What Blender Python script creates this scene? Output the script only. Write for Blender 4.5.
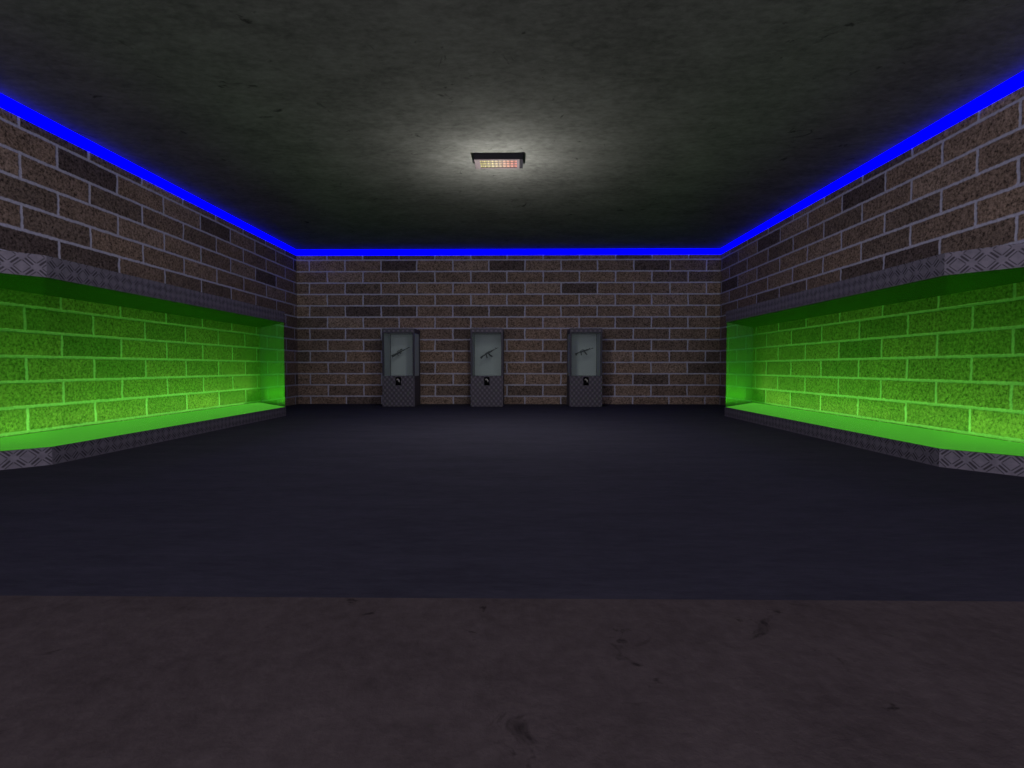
import bpy, bmesh, math, random
from mathutils import Vector, Matrix

for o in list(bpy.data.objects):
    bpy.data.objects.remove(o)
scene = bpy.context.scene
COL = scene.collection
S = 0.042                       # metres per layout unit
FLOOR, CEIL = 0.0, 153.9        # layout units above the floor
EYE = 37.15
XL, XR, YB, YF = -221.6, 199.6, 512.0, -150.0

# ------------------------------------------------------------------ camera
cam_data = bpy.data.cameras.new('camera')
cam = bpy.data.objects.new('camera', cam_data); COL.objects.link(cam)
cam_data.sensor_width = 36; cam_data.lens = 18.0; cam_data.clip_end = 200
cam.location = (0, 0, EYE * S)
cam.rotation_euler = (math.radians(90 - 1.9017), 0, math.radians(0.727))
scene.camera = cam

# ------------------------------------------------------------------ world, view
world = bpy.data.worlds.new('world'); scene.world = world; world.use_nodes = True
WORLD_COL, WORLD_STR = (1.0, 0.94, 1.06), 1.0
wt = world.node_tree
bg = wt.nodes['Background']
bg.inputs['Color'].default_value = (*WORLD_COL, 1)
# added fill light favouring the side walls: brighter sideways, darker overhead and straight back
def wmath(op, a, b):
    n = wt.nodes.new('ShaderNodeMath'); n.operation = op
    for i, v in enumerate((a, b)):
        if isinstance(v, (int, float)): n.inputs[i].default_value = v
        else: wt.links.new(v, n.inputs[i])
    return n.outputs[0]
wsep = wt.nodes.new('ShaderNodeSeparateXYZ')
wt.links.new(wt.nodes.new('ShaderNodeTexCoord').outputs['Generated'], wsep.inputs[0])
side = wmath('ADD', wmath('MULTIPLY', wmath('ABSOLUTE', wsep.outputs[0], 0), 5.6), 1.3)
low = wmath('SUBTRACT', 1.0, wmath('MULTIPLY', wmath('ABSOLUTE', wsep.outputs[2], 0), .8))
wt.links.new(wmath('MULTIPLY', side, wmath('MULTIPLY', low, WORLD_STR)), bg.inputs['Strength'])
vs = scene.view_settings
scene.display_settings.display_device = 'sRGB'
vs.view_transform = 'Standard'; vs.look = 'None'; vs.exposure = 0.0; vs.gamma = 1.0
vs.use_curve_mapping = False
scene.cycles.max_bounces = 12
scene.cycles.diffuse_bounces = 0
scene.cycles.glossy_bounces = 1
scene.cycles.transparent_max_bounces = 24

LAMP_POWER, LAMP_COL, LAMP_DROP = 98.0, (1.0, 0.97, 0.95), 31.0
DOWN_POWER = 82.0
STRIP_L = 2.3
NICHE_L = 3.1
NICHE_COL = (0.33, 1.0, 0.12)

def light(name, kind, loc, **kw):
    d = bpy.data.lights.new(name, kind)
    o = bpy.data.objects.new(name, d); COL.objects.link(o)
    o.location = Vector(loc) * S
    for k, v in kw.items(): setattr(d, k, v)
    return o
# hall end left open behind the camera: portal for the added fill light
po = light('fill_portal', 'AREA', ((XL + XR) / 2, YF, CEIL / 2), shape='RECTANGLE',
           size=(XR - XL) * S, size_y=CEIL * S)
po.rotation_euler = (math.radians(90), 0, 0)
po.data.cycles.is_portal = True

# ------------------------------------------------------------------ node helper
class NT:
    def __init__(self, name):
        self.m = bpy.data.materials.new(name); self.m.use_nodes = True
        self.t = self.m.node_tree; self.t.nodes.clear()
        self.out = self.t.nodes.new('ShaderNodeOutputMaterial')
    def n(self, typ, **kw):
        x = self.t.nodes.new(typ)
        for k, v in kw.items(): setattr(x, k, v)
        return x
    def put(self, sock, v):
        if hasattr(v, 'is_linked') or isinstance(v, bpy.types.NodeSocket): self.t.links.new(v, sock)
        elif isinstance(v, tuple) and len(v) == 3 and sock.type == 'RGBA': sock.default_value = (*v, 1)
        else: sock.default_value = v
    def math(self, op, a, b=0.0, c=0.0):
        x = self.n('ShaderNodeMath', operation=op)
        for i, v in enumerate((a, b, c)): self.put(x.inputs[i], v)
        return x.outputs[0]
    def mix(self, f, a, b):
        x = self.n('ShaderNodeMix', data_type='RGBA')
        self.put(x.inputs[0], f); self.put(x.inputs[6], a); self.put(x.inputs[7], b)
        return x.outputs[2]
    def mul(self, a, b):
        x = self.n('ShaderNodeMix', data_type='RGBA', blend_type='MULTIPLY')
        x.inputs[0].default_value = 1; self.put(x.inputs[6], a); self.put(x.inputs[7], b)
        return x.outputs[2]
    def sep(self, v):
        x = self.n('ShaderNodeSeparateXYZ'); self.put(x.inputs[0], v); return x.outputs
    def comb(self, a, b, c=0.0):
        x = self.n('ShaderNodeCombineXYZ')
        for i, v in enumerate((a, b, c)): self.put(x.inputs[i], v)
        return x.outputs[0]
    def noise(self, vec, scale, detail=3, rough=.6, dist=0.0):
        x = self.n('ShaderNodeTexNoise'); self.put(x.inputs['Vector'], vec)
        x.inputs['Scale'].default_value = scale; x.inputs['Detail'].default_value = detail
        x.inputs['Roughness'].default_value = rough; x.inputs['Distortion'].default_value = dist
        return x.outputs['Fac']
    def ramp(self, f, *stops):
        x = self.n('ShaderNodeValToRGB'); self.put(x.inputs[0], f)
        e = x.color_ramp.elements
        while len(e) < len(stops): e.new(.5)
        for k, (p, c) in zip(e, stops):
            k.position = p; k.color = (*c, 1) if isinstance(c, tuple) else (c, c, c, 1)
        return x.outputs[0]
    def rng(self, v, a, b, c, d):
        x = self.n('ShaderNodeMapRange'); self.put(x.inputs[0], v)
        for i, q in enumerate((a, b, c, d)): x.inputs[i + 1].default_value = q
        return x.outputs[0]
    def bump(self, h, strength, dist=.02):
        x = self.n('ShaderNodeBump'); self.put(x.inputs['Height'], h)
        x.inputs['Strength'].default_value = strength; x.inputs['Distance'].default_value = dist
        return x.outputs[0]
    def surf(self, sh): self.t.links.new(sh, self.out.inputs[0]); return self.m
    def principled(self, col, rough=.8, metal=0.0, spec=.2, normal=None):
        x = self.n('ShaderNodeBsdfPrincipled')
        self.put(x.inputs['Base Color'], col); self.put(x.inputs['Roughness'], rough)
        x.inputs['Metallic'].default_value = metal; x.inputs['Specular IOR Level'].default_value = spec
        if normal is not None: self.put(x.inputs['Normal'], normal)
        return self.surf(x.outputs[0])
    def emission(self, col, strength):
        x = self.n('ShaderNodeEmission'); self.put(x.inputs[0], col); self.put(x.inputs[1], strength)
        return self.surf(x.outputs[0])
    def coord(self, which='Object'):
        c = self.n('ShaderNodeTexCoord').outputs[which]
        v = self.n('ShaderNodeVectorMath', operation='SCALE'); self.put(v.inputs[0], c)
        v.inputs['Scale'].default_value = 1 / S if which == 'Object' else 1.0
        return v.outputs[0]

ROW = 11.3
def brick_mat(name, axis, phase, width):
    """axis: 'x' or 'y' runs along the wall; layout units"""
    t = NT(name); p = t.coord(); x, y, z = t.sep(p)
    along = x if axis == 'x' else y
    w = t.noise(p, .11, 2); w2 = t.noise(p, .35, 2)
    wob = t.math('MULTIPLY_ADD', w, 1.3, -.65)
    wob2 = t.math('ADD', t.math('MULTIPLY_ADD', w2, 1.0, -.5), t.math('MULTIPLY_ADD', t.noise(p, 1.3, 2), .7, -.35))
    u = t.math('ADD', t.math('SUBTRACT', along, phase), t.math('ADD', wob, wob2))
    v = t.math('ADD', t.math('SUBTRACT', z, (CEIL - 10.4) - 20 * ROW), t.math('MULTIPLY', wob2, .8))
    b = t.n('ShaderNodeTexBrick', offset=.5, offset_frequency=2, squash=1.0)
    t.put(b.inputs['Vector'], t.comb(u, v))
    for k, q in (('Color1', (0, 0, 0)), ('Color2', (1, 1, 1)), ('Mortar', (0, 0, 0)), ('Scale', 1.0),
                 ('Mortar Size', .95), ('Mortar Smooth', .6), ('Bias', 0.0), ('Brick Width', width), ('Row Height', ROW)):
        t.put(b.inputs[k], q)
    tint = b.outputs['Color']; mort = b.outputs['Fac']
    base = t.ramp(tint, (0.0, (.115, .088, .085)), (.10, (.18, .138, .115)), (.4, (.25, .183, .145)),
                  (.75, (.30, .215, .16)), (1.0, (.34, .255, .205)))
    sp = t.noise(p, .8, 6, .8); big = t.noise(p, .09, 3)
    base = t.mul(base, t.ramp(sp, (.38, .12), (.46, .7), (.54, 1.1), (.66, 1.7)))
    base = t.mul(base, t.ramp(big, (.3, .85), (.7, 1.12)))
    mcol = t.mul((.54, .54, .67), t.ramp(sp, (.3, .7), (.65, 1.15)))
    col = t.mix(mort, base, mcol)
    h = t.math('SUBTRACT', t.math('MULTIPLY', sp, .5), t.math('MULTIPLY', mort, .5))
    return t.principled(col, .9, 0, .08, t.bump(h, .55, .03))

def tread_mat(name, cell=3.9, light=(.175, .16, .20), dark=(.04, .036, .048)):
    t = NT(name); x, y, _ = t.sep(t.coord('UV'))
    a = t.math('DIVIDE', x, cell); b = t.math('DIVIDE', y, cell)
    fa, fb = t.math('FLOOR', a), t.math('FLOOR', b)
    par = t.math('FLOORED_MODULO', t.math('ADD', fa, fb), 2.0)
    la = t.math('SUBTRACT', t.math('SUBTRACT', a, fa), .5); lb = t.math('SUBTRACT', t.math('SUBTRACT', b, fb), .5)
    sgn = t.math('MULTIPLY_ADD', par, 2.0, -1.0)
    lbs = t.math('MULTIPLY', lb, sgn)
    lo = t.math('MULTIPLY', t.math('ADD', la, lbs), .707)
    ac = t.math('MULTIPLY', t.math('SUBTRACT', la, lbs), .707)
    endm = t.rng(t.math('ABSOLUTE', lo), .34, .46, 1, 0)
    sidem = t.rng(t.math('ABSOLUTE', ac), .26, .34, 1, 0)
    bars = t.rng(t.math('COSINE', t.math('MULTIPLY', ac, 6.283 / .30)), -.5, .3, 0.0, 1)
    mask = t.math('MULTIPLY', t.math('MULTIPLY', endm, sidem), bars)
    worn = t.noise(t.coord('UV'), .35, 4)
    col = t.mul(t.mix(mask, light, dark), t.ramp(worn, (.3, .75), (.7, 1.15)))  # reflective shading of the raised bars painted in as dark tone, plus wear
    return t.principled(col, .55, .25, .3, t.bump(mask, -.5, .01))

def concrete_mat(name, c0, c1, scale, streak=(1, 1, 1), cracks=True):
    t = NT(name); p = t.coord()
    m = t.n('ShaderNodeMapping'); t.put(m.inputs[0], p); m.inputs['Scale'].default_value = streak
    q = m.outputs[0]
    n1 = t.noise(q, scale, 6, .68); n2 = t.noise(q, scale * 6, 5, .7); n3 = t.noise(p, scale * .35, 3)
    f = t.math('ADD', t.math('MULTIPLY', n1, .45), t.math('ADD', t.math('MULTIPLY', n2, .45), t.math('MULTIPLY', n3, .1)))
    col = t.ramp(f, (.34, c0), (.62, c1))
    if cracks:
        k = t.noise(p, scale * 1.6, 4, .6, 1.2)
        col = t.mul(col, t.ramp(k, (.27, .35), (.345, 1.0)))
    return t.principled(col, .92, 0, .05, t.bump(n2, .25, .02))

def plain(name, col, rough=.6, metal=0.0, spec=.3, var=.12):
    t = NT(name); n = t.noise(t.coord(), 1.2, 4)
    return t.principled(t.mul(col, t.ramp(n, (.3, 1 - var), (.7, 1 + var))), rough, metal, spec)

def tinted_glass(name, tint, body=None, fac=0.0):
    """flat green glass; its coated face also scatters a little of the light that reaches it"""
    t = NT(name)
    g = t.n('ShaderNodeBsdfTransparent'); t.put(g.inputs[0], tint)
    t.m.use_transparent_shadow = False  # added light block: clear to view, yet keeps green spill inside the case
    if body is None: return t.surf(g.outputs[0])
    tl = t.n('ShaderNodeBsdfTranslucent'); t.put(tl.inputs[0], body)
    df = t.n('ShaderNodeBsdfDiffuse'); t.put(df.inputs[0], body)
    ad = t.n('ShaderNodeMixShader'); ad.inputs[0].default_value = .5
    t.t.links.new(tl.outputs[0], ad.inputs[1]); t.t.links.new(df.outputs[0], ad.inputs[2])
    b = t.n('ShaderNodeMixShader'); b.inputs[0].default_value = fac
    t.t.links.new(g.outputs[0], b.inputs[1]); t.t.links.new(ad.outputs[0], b.inputs[2])
    return t.surf(b.outputs[0])

def sheet_mat(name, tint, body, fac, transl=.8):
    """pane that is part clear, part light-scattering"""
    t = NT(name)
    tr = t.n('ShaderNodeBsdfTransparent'); t.put(tr.inputs[0], tint)
    tl = t.n('ShaderNodeBsdfTranslucent'); t.put(tl.inputs[0], body)
    df = t.n('ShaderNodeBsdfDiffuse'); t.put(df.inputs[0], body)
    a = t.n('ShaderNodeMixShader'); a.inputs[0].default_value = transl
    t.t.links.new(df.outputs[0], a.inputs[1]); t.t.links.new(tl.outputs[0], a.inputs[2])
    b = t.n('ShaderNodeMixShader'); b.inputs[0].default_value = fac
    t.t.links.new(tr.outputs[0], b.inputs[1]); t.t.links.new(a.outputs[0], b.inputs[2])
    return t.surf(b.outputs[0])

M = {}
M['brick_left'] = brick_mat('brick_side_left', 'y', 246.3, 37.0)
M['brick_right'] = brick_mat('brick_side_right', 'y', 284.5, 37.4)
M['brick_back'] = brick_mat('brick_back', 'x', -137.2, 35.9)
M['tread'] = tread_mat('tread_plate')
t = NT('studded_plate'); x, y, _ = t.sep(t.coord('UV'))
w = 6.2832 / 4.3
k = t.math('MULTIPLY', t.math('COSINE', t.math('MULTIPLY', x, w)), t.math('COSINE', t.math('MULTIPLY', y, w * .85)))
k = t.rng(k, -.35, .75, 0, 1)
M['tread_small'] = t.principled(t.mix(k, (.075, .068, .088), (.155, .138, .17)), .55, .2, .3, t.bump(k, .4, .02))
M['ceiling'] = concrete_mat('ceiling_concrete', (.150, .152, .138), (.33, .334, .303), .05, (.8, 1.3, 1))
M['floor'] = concrete_mat('floor_asphalt', (.050, .048, .068), (.082, .078, .107), .06, (.45, 1.6, 1), False)
M['threshold'] = concrete_mat('threshold_concrete', (.088, .069, .069), (.158, .126, .124), .07)
M['dark_metal'] = plain('dark_metal', (.045, .042, .06), .5, .2)
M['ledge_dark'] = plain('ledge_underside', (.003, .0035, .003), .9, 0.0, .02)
M['black'] = plain('black_plastic', (.004, .004, .005), .8, 0.0, .05)
M['chrome'] = plain('silver_metal', (.62, .60, .55), .5, 0.0, .5)
M['gun'] = plain('gunmetal', (.008, .010, .010), .7, 0.0, .1)
M['gun_grey'] = plain('gun_grey', (.022, .025, .025), .7, 0.0, .15)
M['bezel'] = plain('lamp_bezel', (.22, .18, .185), .7)
M['housing'] = plain('lamp_housing', (.02, .018, .024), .7)
t = NT('blue_led'); M['blue'] = t.emission((0, 0, 1), STRIP_L)
M['green_glass'] = tinted_glass('green_glass', (.98, 1.0, .97))
M['green_coat'] = tinted_glass('green_glass_coated', (.97, 1.0, .95), (.30, .95, .17), .27)
M['pane'] = sheet_mat('clear_pane', (.95, .99, .98), (.75, .85, .84), .08, .3)
M['frost_side'] = sheet_mat('frosted_side_pane', (.95, .99, .98), (.95, 1.0, 1.0), .72, .25)
M['frost'] = sheet_mat('frosted_pane', (.95, .99, .98), (.97, 1.0, 1.0), .62, .12)

t = NT('green_light_panel')
x, y, _ = t.sep(t.coord('UV'))
rib = t.math('COSINE', t.math('MULTIPLY', y, 1.1))
M['green_panel'] = t.emission((.20, 1.0, .09), t.math('MULTIPLY_ADD', rib, .018, .37))

t = NT('lamp_tube_glow')                 # yellow at one end of the tube pack, pink at the other
x, y, _ = t.sep(t.coord('UV'))
k = t.rng(x, -21.5, -1.3, 0, 1)
c = t.ramp(k, (0, (.66, .58, .27)), (.35, (.84, .74, .44)), (.55, (.74, .58, .42)), (.72, (.88, .52, .38)), (1, (.80, .34, .29)))
bars = t.rng(t.math('COSINE', t.math('MULTIPLY', k, 56.5)), -.9, .2, .62, 1.0)
cross = t.noise(t.comb(x, t.math('MULTIPLY', y, .5)), 1.2, 3)
bars = t.math('MULTIPLY', bars, t.rng(cross, .3, .7, .7, 1.25))
M['tube'] = t.emission(c, bars)

# ------------------------------------------------------------------ mesh helpers (layout units)
def uv_project(bm):
    L = bm.loops.layers.uv.new('UVMap')
    for f in bm.faces:
        n = f.normal
        if abs(n.z) > .8: h, v = Vector((1, 0, 0)), Vector((0, 1, 0))
        else:
            h = Vector((0, 0, 1)).cross(n).normalized(); v = Vector((0, 0, 1))
        for l in f.loops:
            c = l.vert.co; l[L].uv = (c.dot(h), c.dot(v))

def obj(name, bm, mat, parent=None, loc=(0, 0, 0), smooth=False):
    bmesh.ops.recalc_face_normals(bm, faces=bm.faces[:])
    bm.normal_update(); uv_project(bm)
    if smooth:
        for f in bm.faces: f.smooth = True
    me = bpy.data.meshes.new(name); bm.transform(Matrix.Scale(S, 4)); bm.to_mesh(me); bm.free()
    for m in (mat if isinstance(mat, list) else [mat]): me.materials.append(m)
    o = bpy.data.objects.new(name, me); COL.objects.link(o); o.location = Vector(loc) * S
    if parent: o.parent = parent
    return o

def add_box(bm, x0, x1, y0, y1, z0, z1, bev=0.0):
    r = bmesh.ops.create_cube(bm, size=1)
    vs_ = r['verts']
    bmesh.ops.scale(bm, vec=(x1 - x0, y1 - y0, z1 - z0), verts=vs_)
    bmesh.ops.translate(bm, vec=((x0 + x1) / 2, (y0 + y1) / 2, (z0 + z1) / 2), verts=vs_)
    if bev:
        es = {e for v in vs_ for e in v.link_edges}
        bmesh.ops.bevel(bm, geom=list(es), offset=bev, segments=2, affect='EDGES', profile=.5)
    return bm
def box(*a, **k): return add_box(bmesh.new(), *a, **k)

def prism(bm, pts, z0, z1):
    """plan polygon (x, y) extruded vertically"""
    a = [bm.verts.new((x, y, z0)) for x, y in pts]; b = [bm.verts.new((x, y, z1)) for x, y in pts]
    bm.faces.new(a); bm.faces.new(b[::-1])
    for i in range(len(pts)):
        j = (i + 1) % len(pts); bm.faces.new((a[i], b[i], b[j], a[j]))
    return bm
def slab(bm, pts, th, bev=.12):
    """side-view polygon (x, z) given thickness along y"""
    a = [bm.verts.new((x, -th / 2, z)) for x, z in pts]; b = [bm.verts.new((x, th / 2, z)) for x, z in pts]
    fs = [bm.faces.new(a), bm.faces.new(b[::-1])]
    for i in range(len(pts)):
        j = (i + 1) % len(pts); fs.append(bm.faces.new((a[i], b[i], b[j], a[j])))
    if bev:
        es = {e for f in fs[:2] for e in f.edges}
        bmesh.ops.bevel(bm, geom=list(es), offset=bev, segments=2, affect='EDGES', profile=.5)
    return bm
def tube(bm, pts, r, n=10):
    """tube through points; r a number or one radius per point"""
    P = [Vector(p) for p in pts]; rs = r if isinstance(r, (list, tuple)) else [r] * len(P)
    rings = []
    for i, p in enumerate(P):
        d = (P[min(i + 1, len(P) - 1)] - P[max(i - 1, 0)]).normalized()
        a = d.orthogonal().normalized() if i == 0 else (prev - d * prev.dot(d)).normalized()
        prev = a; b = d.cross(a)
        rings.append([bm.verts.new(p + (a * math.cos(2 * math.pi * k / n) + b * math.sin(2 * math.pi * k / n)) * rs[i]) for k in range(n)])
    for q, s in zip(rings, rings[1:]):
        for k in range(n): bm.faces.new((q[k], q[(k + 1) % n], s[(k + 1) % n], s[k]))
    bm.faces.new(rings[0][::-1]); bm.faces.new(rings[-1])
    return bm

def tag(o, label, cat, group=None):
    o['label'] = label; o['category'] = cat
    if group: o['group'] = group
    return o
def thing(name, label, cat, loc=(0, 0, 0), rot=(0, 0, 0), group=None):
    o = bpy.data.objects.new(name, None); COL.objects.link(o)
    o.location = Vector(loc) * S; o.rotation_euler = rot; o.empty_display_size = .2
    return tag(o, label, cat, group)
def struct(name, bm, mat):
    o = obj(name, bm, mat); o['kind'] = 'structure'; return o

# ------------------------------------------------------------------ the room
T = 8.0
NEAR = 81.0
struct('floor', box(XL - T, XR + T, NEAR, YB + T, -T, 0), M['floor'])
struct('floor_entrance', box(XL - T, XR + T, YF, NEAR, -T, 0), M['threshold'])
struct('ceiling', box(XL - T, XR + T, YF, YB + T, CEIL, CEIL + T), M['ceiling'])
struct('wall_left', box(XL - T, XL, YF, YB, 0, CEIL), M['brick_left'])
struct('wall_right', box(XR, XR + T, YF, YB, 0, CEIL), M['brick_right'])
struct('wall_back', box(XL - T, XR + T, YB, YB + T, 0, CEIL), M['brick_back'])

# ------------------------------------------------------------------ blue light strips under the ceiling
SH, ST = 5.8, .7
G = 'blue light strips along the ceiling'
tag(obj('light_strip', box(XL, XL + ST, YF, YB, CEIL - SH, CEIL), M['blue']),
    'glowing blue light strip along the top of the left brick wall', 'light strip', G)
tag(obj('light_strip', box(XR - ST, XR, YF, YB, CEIL - SH, CEIL), M['blue']),
    'glowing blue light strip along the top of the right brick wall', 'light strip', G)
tag(obj('light_strip', box(XL + ST, XR - ST, YB - ST, YB, CEIL - SH, CEIL), M['blue']),
    'glowing blue light strip across the top of the far brick wall', 'light strip', G)

# ------------------------------------------------------------------ green display alcoves
PT, LB, LT = 6.75, 70.8, 79.0          # plinth top, ledge bottom, ledge top
def alcove(side, xw, xf, y0, y1, chamf, label):
    s = side                             # +1: niche grows towards +x (left wall), -1 on the right wall
    root = thing('display_case', label, 'display case', (xw, (y0 + y1) / 2, 0), group='green display cases on the side walls')
    cy = (y0 + y1) / 2
    d = (xf - xw)
    plan = [(0, y0 - chamf - cy), (d, y0 - cy), (d, y1 - cy), (0, y1 + chamf - cy)]
    def part(name, bm, mat): return obj(name, bm, mat, root)
    part('plinth', prism(bmesh.new(), plan, 0, PT), M['tread'])
    e = 2.0
    inner = [(s * .05, y0 - chamf - cy + e * 2), (d - s * e * .4, y0 - cy + .4), (d - s * e * .4, y1 - cy - .4), (s * .05, y1 + chamf - cy - e * 2)]
    part('light_panel', prism(bmesh.new(), inner, PT, PT + .15), M['green_panel'])
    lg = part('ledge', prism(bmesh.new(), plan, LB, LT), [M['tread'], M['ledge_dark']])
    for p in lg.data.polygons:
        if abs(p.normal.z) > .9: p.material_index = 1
    th = .5
    def pane(name, bm, inward):
        o = part(name, bm, [M['green_glass'], M['green_coat']])
        for p in o.data.polygons:
            if p.normal.dot(inward) > .9: p.material_index = 1
        return o
    g0 = .25
    pane('front_panel', box(min(d - s * g0, d - s * (g0 + th)), max(d - s * g0, d - s * (g0 + th)), y0 - cy, y1 - cy, PT, LB), Vector((-s, 0, 0)))
    for a, b in ((plan[0], plan[1]), (plan[3], plan[2])):
        A, B = Vector((*a, 0)), Vector((*b, 0)); dr = (B - A).normalized()
        nrm = Vector((dr.y, -dr.x, 0))
        if nrm.y * (1 if a is plan[0] else -1) < 0: nrm = -nrm      # towards the inside of the case
        A = A + dr * .2; B = B - dr * .45
        q = [A + nrm * g0, B + nrm * g0, B + nrm * (g0 + th), A + nrm * (g0 + th)]
        pane('end_panel', prism(bmesh.new(), [(v.x, v.y) for v in q], PT, LB), nrm)
    # the light the green panel in the plinth gives off
    def strip(loc, wid, ln, tilt, turn, k):
        ll = light('case_light', 'AREA', (0, 0, 0), shape='RECTANGLE', size=wid * S, size_y=ln * S)
        ll.parent = root; ll.location = Vector(loc) * S
        # facing up, leaning by tilt towards +x, then turned about the vertical
        ll.rotation_euler = (Matrix.Rotation(math.radians(turn), 3, 'Z') @ Matrix.Rotation(math.radians(tilt), 3, 'Y') @ Matrix.Rotation(math.pi, 3, 'X')).to_euler()
        ll.data.color = NICHE_COL
        ll.data.cycles.use_multiple_importance_sampling = False  # part of the added light block: no green reaches the room through the glass
        ll.data.energy = k * NICHE_L * math.pi * ll.data.size * ll.data.size_y
    zl, ad = PT + 3.0, abs(d)
    strip((s * ad * .60, 0, zl + 2), .34 * ad, y1 - y0 - 12, s * 15, 0, 1.35)          # towards the front glass
    strip((s * ad * .17, 0, zl + 1), .26 * ad, y1 - y0 + chamf * 1.0, -s * 35, 0, .9)   # towards the bricks
    ang = math.degrees(math.atan2(chamf, ad))
    for e_ in (-1, 1):                                                                # towards the end glass
        my = e_ * ((y1 - y0) / 2 + chamf * .5 - 9)
        strip((s * (ad * .5 - 1.0), my - e_ * 3, zl + 2), 10, math.hypot(ad, chamf) * .72, s * 25, s * e_ * (90 - ang), 1.75 if e_ > 0 else .8)
    return root
alcove(1, XL, -177.3, 191.5, 387.5, 50, 'long green-lit wall case with tread-plate ledge and plinth along the left brick wall')
alcove(-1, XR, 156.5, 191.5, 390.0, 50, 'long green-lit wall case with tread-plate ledge and plinth along the right brick wall')

# ------------------------------------------------------------------ ceiling lamp
LX0, LX1, LY0, LY1 = -24.6, 2.4, 283.5, 297.0
lx, ly = (LX0 + LX1) / 2, (LY0 + LY1) / 2
lamp = thing('ceiling_lamp', 'rectangular ceiling lamp with dark housing and yellow to pink glowing tubes', 'ceiling lamp', (lx, ly, CEIL))
hx, hy = (LX1 - LX0) / 2, (LY1 - LY0) / 2
DZ = 3.2
bm = bmesh.new()
add_box(bm, -hx, hx, -hy, -hy + .7, -DZ, 0); add_box(bm, -hx, hx, hy - .7, hy, -DZ, 0)
add_box(bm, -hx, -hx + .7, -hy + .7, hy - .7, -DZ, 0); add_box(bm, hx - 1.9, hx, -hy + .7, hy - .7, -DZ, 0)
add_box(bm, -hx + .7, hx - 1.9, -hy + .7, hy - .7, -.5, 0)
obj('housing', bm, M['housing'], lamp)
bx0, bx1, by0, by1 = -hx + .2, hx - 1.9, -hy + .1, hy - .2
ix0, ix1, iy0, iy1 = -hx + 3.2, hx - 3.3, -hy + 1.5, hy - 1.3
bm = bmesh.new()
for q in ((bx0, ix0, by0, by1), (ix1, bx1, by0, by1), (ix0, ix1, by0, iy0), (ix0, ix1, iy1, by1)):
    add_box(bm, *q, -DZ - .25, -DZ + .15)
obj('bezel', bm, M['bezel'], lamp)
df = obj('tube_cover', box(ix0 - .1, ix1 + .1, iy0 - .1, iy1 + .1, -DZ + .35, -DZ + .7), M['tube'], lamp)
L = df.data.uv_layers[0].data
for lp in df.data.loops:
    c = df.data.vertices[lp.vertex_index].co / S; L[lp.index].uv = (c.x + lx, c.y)
bm = bmesh.new()
for k in range(1, 10):
    xx = ix0 + (ix1 - ix0) * k / 10
    add_box(bm, xx - .12, xx + .12, iy0, iy1, -DZ + .05, -DZ + .3)
for k in (1, 2):
    yy = iy0 + (iy1 - iy0) * k / 3
    add_box(bm, ix0, ix1, yy - .12, yy + .12, -DZ + .05, -DZ + .3)
obj('louvre', bm, M['bezel'], lamp)
pl = light('lamp_light', 'POINT', (0, 0, 0)); pl.parent = lamp
pl.location = (0, 0, -LAMP_DROP * S); pl.data.energy = LAMP_POWER; pl.data.color = LAMP_COL
pl.data.shadow_soft_size = 3.0 * S
dl = light('lamp_downlight', 'AREA', (0, 0, 0), shape='RECTANGLE', size=(ix1 - ix0) * S, size_y=(iy1 - iy0) * S)
dl.parent = lamp; dl.location = (0, 0, (-DZ - .4) * S); dl.data.energy = DOWN_POWER; dl.data.color = LAMP_COL

# ------------------------------------------------------------------ weapon cabinets
CW, CD = 30.5, 28.0
PZ, GZ, HZ = 28.7, 69.2, 73.2            # pedestal top, glass top, header top
def make_cabinet(label, cx):
    r = thing('gun_cabinet', label, 'display cabinet', (cx, 478.3 + CD / 2, 0), group='gun cabinets at the far wall')
    h, k = CW / 2, CD / 2
    obj('pedestal', box(-h, h, -k, k, 0, PZ, bev=.25), M['tread_small'], r)
    obj('header', box(-h, h, -k, k, GZ, HZ, bev=.25), M['tread_small'], r)
    for sx in (-1, 1):
        for sy in (-1, 1):
            px, py = sx * (h - .95), sy * (k - .95)
            obj('corner_post', box(px - .85, px + .85, py - .85, py + .85, PZ, GZ), M['dark_metal'], r)
    g, th = .9, .35
    obj('front_pane', box(-h + 1.8, h - 1.8, -k + g, -k + g + th, PZ, GZ), M['pane'], r)
    obj('back_pane', box(-h + 1.8, h - 1.8, k - g - th, k - g, PZ, GZ), M['frost'], r)
    for sx in (-1, 1):
        a, b = sorted((sx * (h - g), sx * (h - g - th)))
        obj('side_pane', box(a, b, -k + 1.8, k - 1.8, PZ, GZ), M['frost_side'], r)
    lk = obj('lock_plate', box(-2.5, 2.5, -k - .6, -k, PZ - 8.6, PZ - .9, bev=.1), M['black'], r)
    bm = bmesh.new()
    tube(bm, [(-1.1, -k - 1.0, PZ - 3.4), (-.5, -k - 1.5, PZ - 2.9), (.3, -k - 1.6, PZ - 3.2), (.9, -k - 1.6, PZ - 4.3), (1.15, -k - 1.5, PZ - 5.6)],
         [.45, .6, .65, .6, .35])
    tube(bm, [(-.9, -k - .5, PZ - 3.4), (-.9, -k - 1.2, PZ - 3.3)], .6)
    obj('handle', bm, M['chrome'], lk)
    return r
def dup(root, loc, label):
    r = root.copy(); COL.objects.link(r); r.location = Vector(loc) * S; r['label'] = label
    for ch in list(root.children):
        c_ = ch.copy(); COL.objects.link(c_); c_.parent = r
        for g_ in list(ch.children):
            d_ = g_.copy(); COL.objects.link(d_); d_.parent = c_
    return r
CX = (-112.55, -29.6, 62.9)
c0 = make_cabinet('glass gun cabinet on tread-plate pedestal at far wall, nearest the left case', CX[0])
dup(c0, (CX[1], 478.3 + CD / 2, 0), 'glass gun cabinet on tread-plate pedestal at far wall, the middle one of three')
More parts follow.
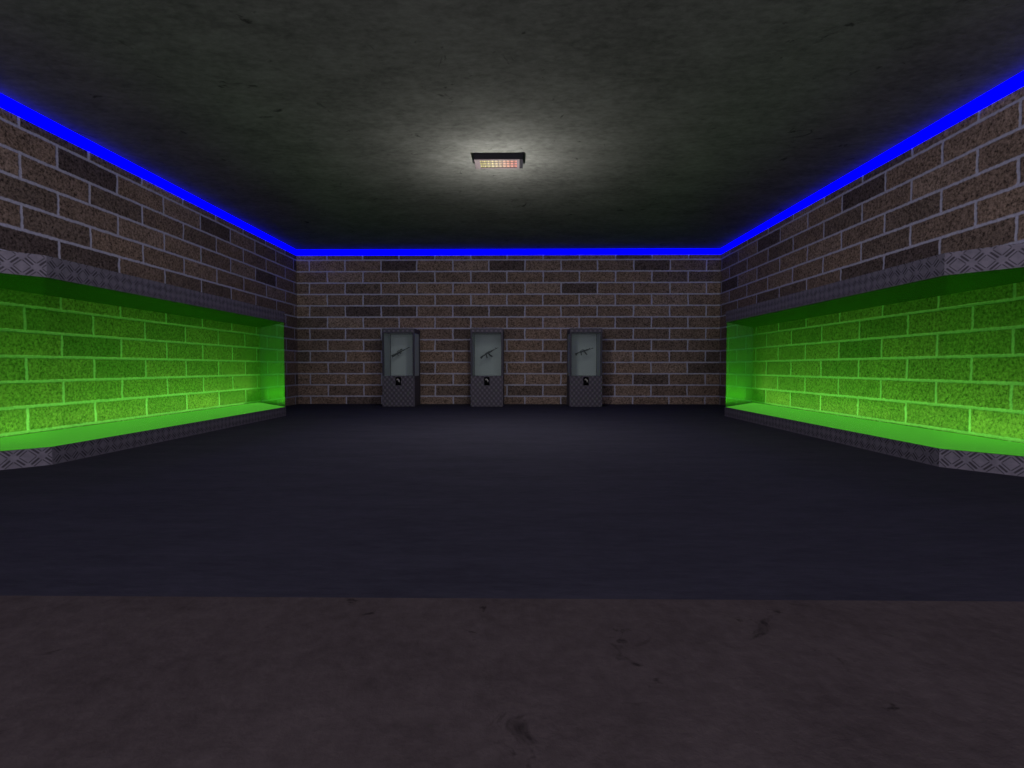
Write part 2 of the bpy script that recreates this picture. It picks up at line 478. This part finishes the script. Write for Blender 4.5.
dup(c0, (CX[2], 478.3 + CD / 2, 0), 'glass gun cabinet on tread-plate pedestal at far wall, nearest the right case')

# ------------------------------------------------------------------ rifles (x from butt to muzzle, layout units)
def gslab(bm, pts, th, bev=.12): return slab(bm, [(x, z * 1.3) for x, z in pts], th, bev)
def rifle_root(label, x, y, z, ang):
    return thing('rifle', label, 'rifle', (x, y, z), (0, -math.radians(ang), 0), 'rifles in the gun cabinets')
def wires(r, xs, ang, z):
    a = math.radians(ang); up = Vector((math.sin(a), 0, math.cos(a)))
    for x in xs:
        top = GZ - (z + x * math.sin(a))
        obj('hanging_wire', tube(bmesh.new(), [Vector((x, 0, 0)), Vector((x, 0, 0)) + up * (top / 1.0)], .05, 6), M['chrome'], r)
YR = 492.0
def zr(py):   # height of a picture row at the rifles' depth
    return EYE + math.tan(math.atan((384 - py) / 512) - math.radians(1.9017)) * YR
def xr(px): return (px - 518.5) / 512 * YR

r = rifle_root('dark scoped rifle with thick stock, in the cabinet nearest the left case', xr(391.6), YR, zr(356.3), 27)
obj('stock', gslab(bmesh.new(), [(0, -1.0), (0, .85), (2.2, .75), (5.6, .65), (6.6, .3), (6.4, -.5), (4.6, -.55), (2.6, -.9)], 1.0), M['gun'], r)
obj('receiver', gslab(bmesh.new(), [(5.8, .7), (11.0, .7), (11.2, -.2), (10.2, -.6), (6.0, -.6)], .9), M['gun'], r)
obj('grip', gslab(bmesh.new(), [(5.6, -.4), (6.6, -.4), (6.1, -1.9), (5.3, -1.8)], .7), M['gun'], r)
obj('magazine', gslab(bmesh.new(), [(8.2, -.5), (9.6, -.5), (9.6, -1.4), (8.3, -1.3)], .6), M['gun'], r)
obj('handguard', gslab(bmesh.new(), [(10.8, .5), (14.2, .4), (14.2, -.25), (10.8, -.4)], .8), M['gun_grey'], r)
obj('barrel', tube(bmesh.new(), [(13.8, 0, .1), (18.2, 0, .1), (18.2, 0, .1), (19.3, 0, .1)], [.3, .26, .38, .38]), M['gun'], r)
bm = bmesh.new()
tube(bm, [(6.6, 0, 1.75), (7.6, 0, 1.75), (8.0, 0, 1.75), (10.2, 0, 1.75), (10.8, 0, 1.75), (12.2, 0, 1.75)], [.55, .5, .35, .35, .55, .6])
add_box(bm, 7.9, 8.3, -.2, .2, .6, 1.5); add_box(bm, 9.9, 10.3, -.2, .2, .6, 1.5)
obj('scope', bm, M['gun'], r)
wires(r, (5.0, 13.0), 27, zr(356.3))

r = rifle_root('dark assault rifle with curved magazine, in the middle gun cabinet', xr(480.2), YR, zr(357.6), 29)
obj('stock', gslab(bmesh.new(), [(0, -1.3), (0, .3), (3.0, .55), (6.0, .6), (6.0, -.35), (3.4, -.4)], .8), M['gun'], r)
obj('receiver', gslab(bmesh.new(), [(5.8, .6), (6.2, 1.0), (9.4, 1.05), (10.6, .7), (10.6, -.45), (5.8, -.45)], .9), M['gun'], r)
obj('grip', gslab(bmesh.new(), [(5.9, -.4), (7.0, -.4), (6.1, -2.9), (5.0, -2.7)], .7), M['gun'], r)
obj('magazine', gslab(bmesh.new(), [(8.2, -.4), (9.7, -.4), (9.95, -1.5), (10.6, -2.6), (11.4, -3.4), (10.3, -4.1), (9.2, -3.0), (8.5, -1.7)], .7), M['gun'], r)
obj('handguard', gslab(bmesh.new(), [(10.5, .75), (13.8, .65), (13.8, -.3), (10.5, -.45)], .8), M['gun_grey'], r)
bm = bmesh.new()
tube(bm, [(13.5, 0, .05), (18.6, 0, .05), (18.6, 0, .05), (19.6, 0, .05)], [.28, .24, .33, .33])
tube(bm, [(13.5, 0, .6), (15.6, 0, .55)], .2)
obj('barrel', bm, M['gun'], r)
obj('front_sight', gslab(bmesh.new(), [(17.0, .2), (17.8, .2), (17.6, 1.25), (17.2, 1.25)], .3, .05), M['gun'], r)
obj('rear_sight', gslab(bmesh.new(), [(10.0, .9), (11.0, .7), (10.9, 1.05), (10.1, 1.25)], .4, .05), M['gun'], r)
wires(r, (5.0, 13.0), 29, zr(357.6))

r = rifle_root('dark rifle with dropped butt and straight magazine, in the cabinet nearest the right case', xr(574.9), YR, zr(354.0), 17.5)
obj('stock', gslab(bmesh.new(), [(0, -1.5), (.2, .35), (3.0, .5), (5.2, .65), (5.2, -.2), (2.8, -.2), (1.1, -1.0), (.9, -1.5)], .7), M['gun'], r)
obj('receiver', gslab(bmesh.new(), [(5.0, .8), (9.8, .9), (9.8, -.5), (5.0, -.45)], .9), M['gun'], r)
obj('grip', gslab(bmesh.new(), [(5.2, -.4), (6.3, -.4), (5.9, -2.5), (4.9, -2.4)], .7), M['gun'], r)
obj('magazine', gslab(bmesh.new(), [(8.5, -.4), (9.8, -.4), (11.2, -3.1), (10.1, -3.4)], .65), M['gun'], r)
obj('handguard', gslab(bmesh.new(), [(9.7, .85), (14.0, .7), (14.0, -.25), (9.7, -.5)], .85), M['gun_grey'], r)
obj('carry_handle', gslab(bmesh.new(), [(5.8, .8), (6.3, 1.5), (8.9, 1.55), (9.3, .85), (8.8, .85), (8.5, 1.2), (6.7, 1.15), (6.4, .8)], .4, .05), M['gun'], r)
obj('barrel', tube(bmesh.new(), [(13.8, 0, .15), (17.0, 0, .15), (17.0, 0, .15), (18.3, 0, .15)], [.3, .26, .36, .36]), M['gun'], r)
obj('front_sight', gslab(bmesh.new(), [(14.2, .3), (15.0, .3), (14.8, 1.2), (14.4, 1.2)], .3, .05), M['gun'], r)
wires(r, (4.5, 12.0), 17.5, zr(354.0))
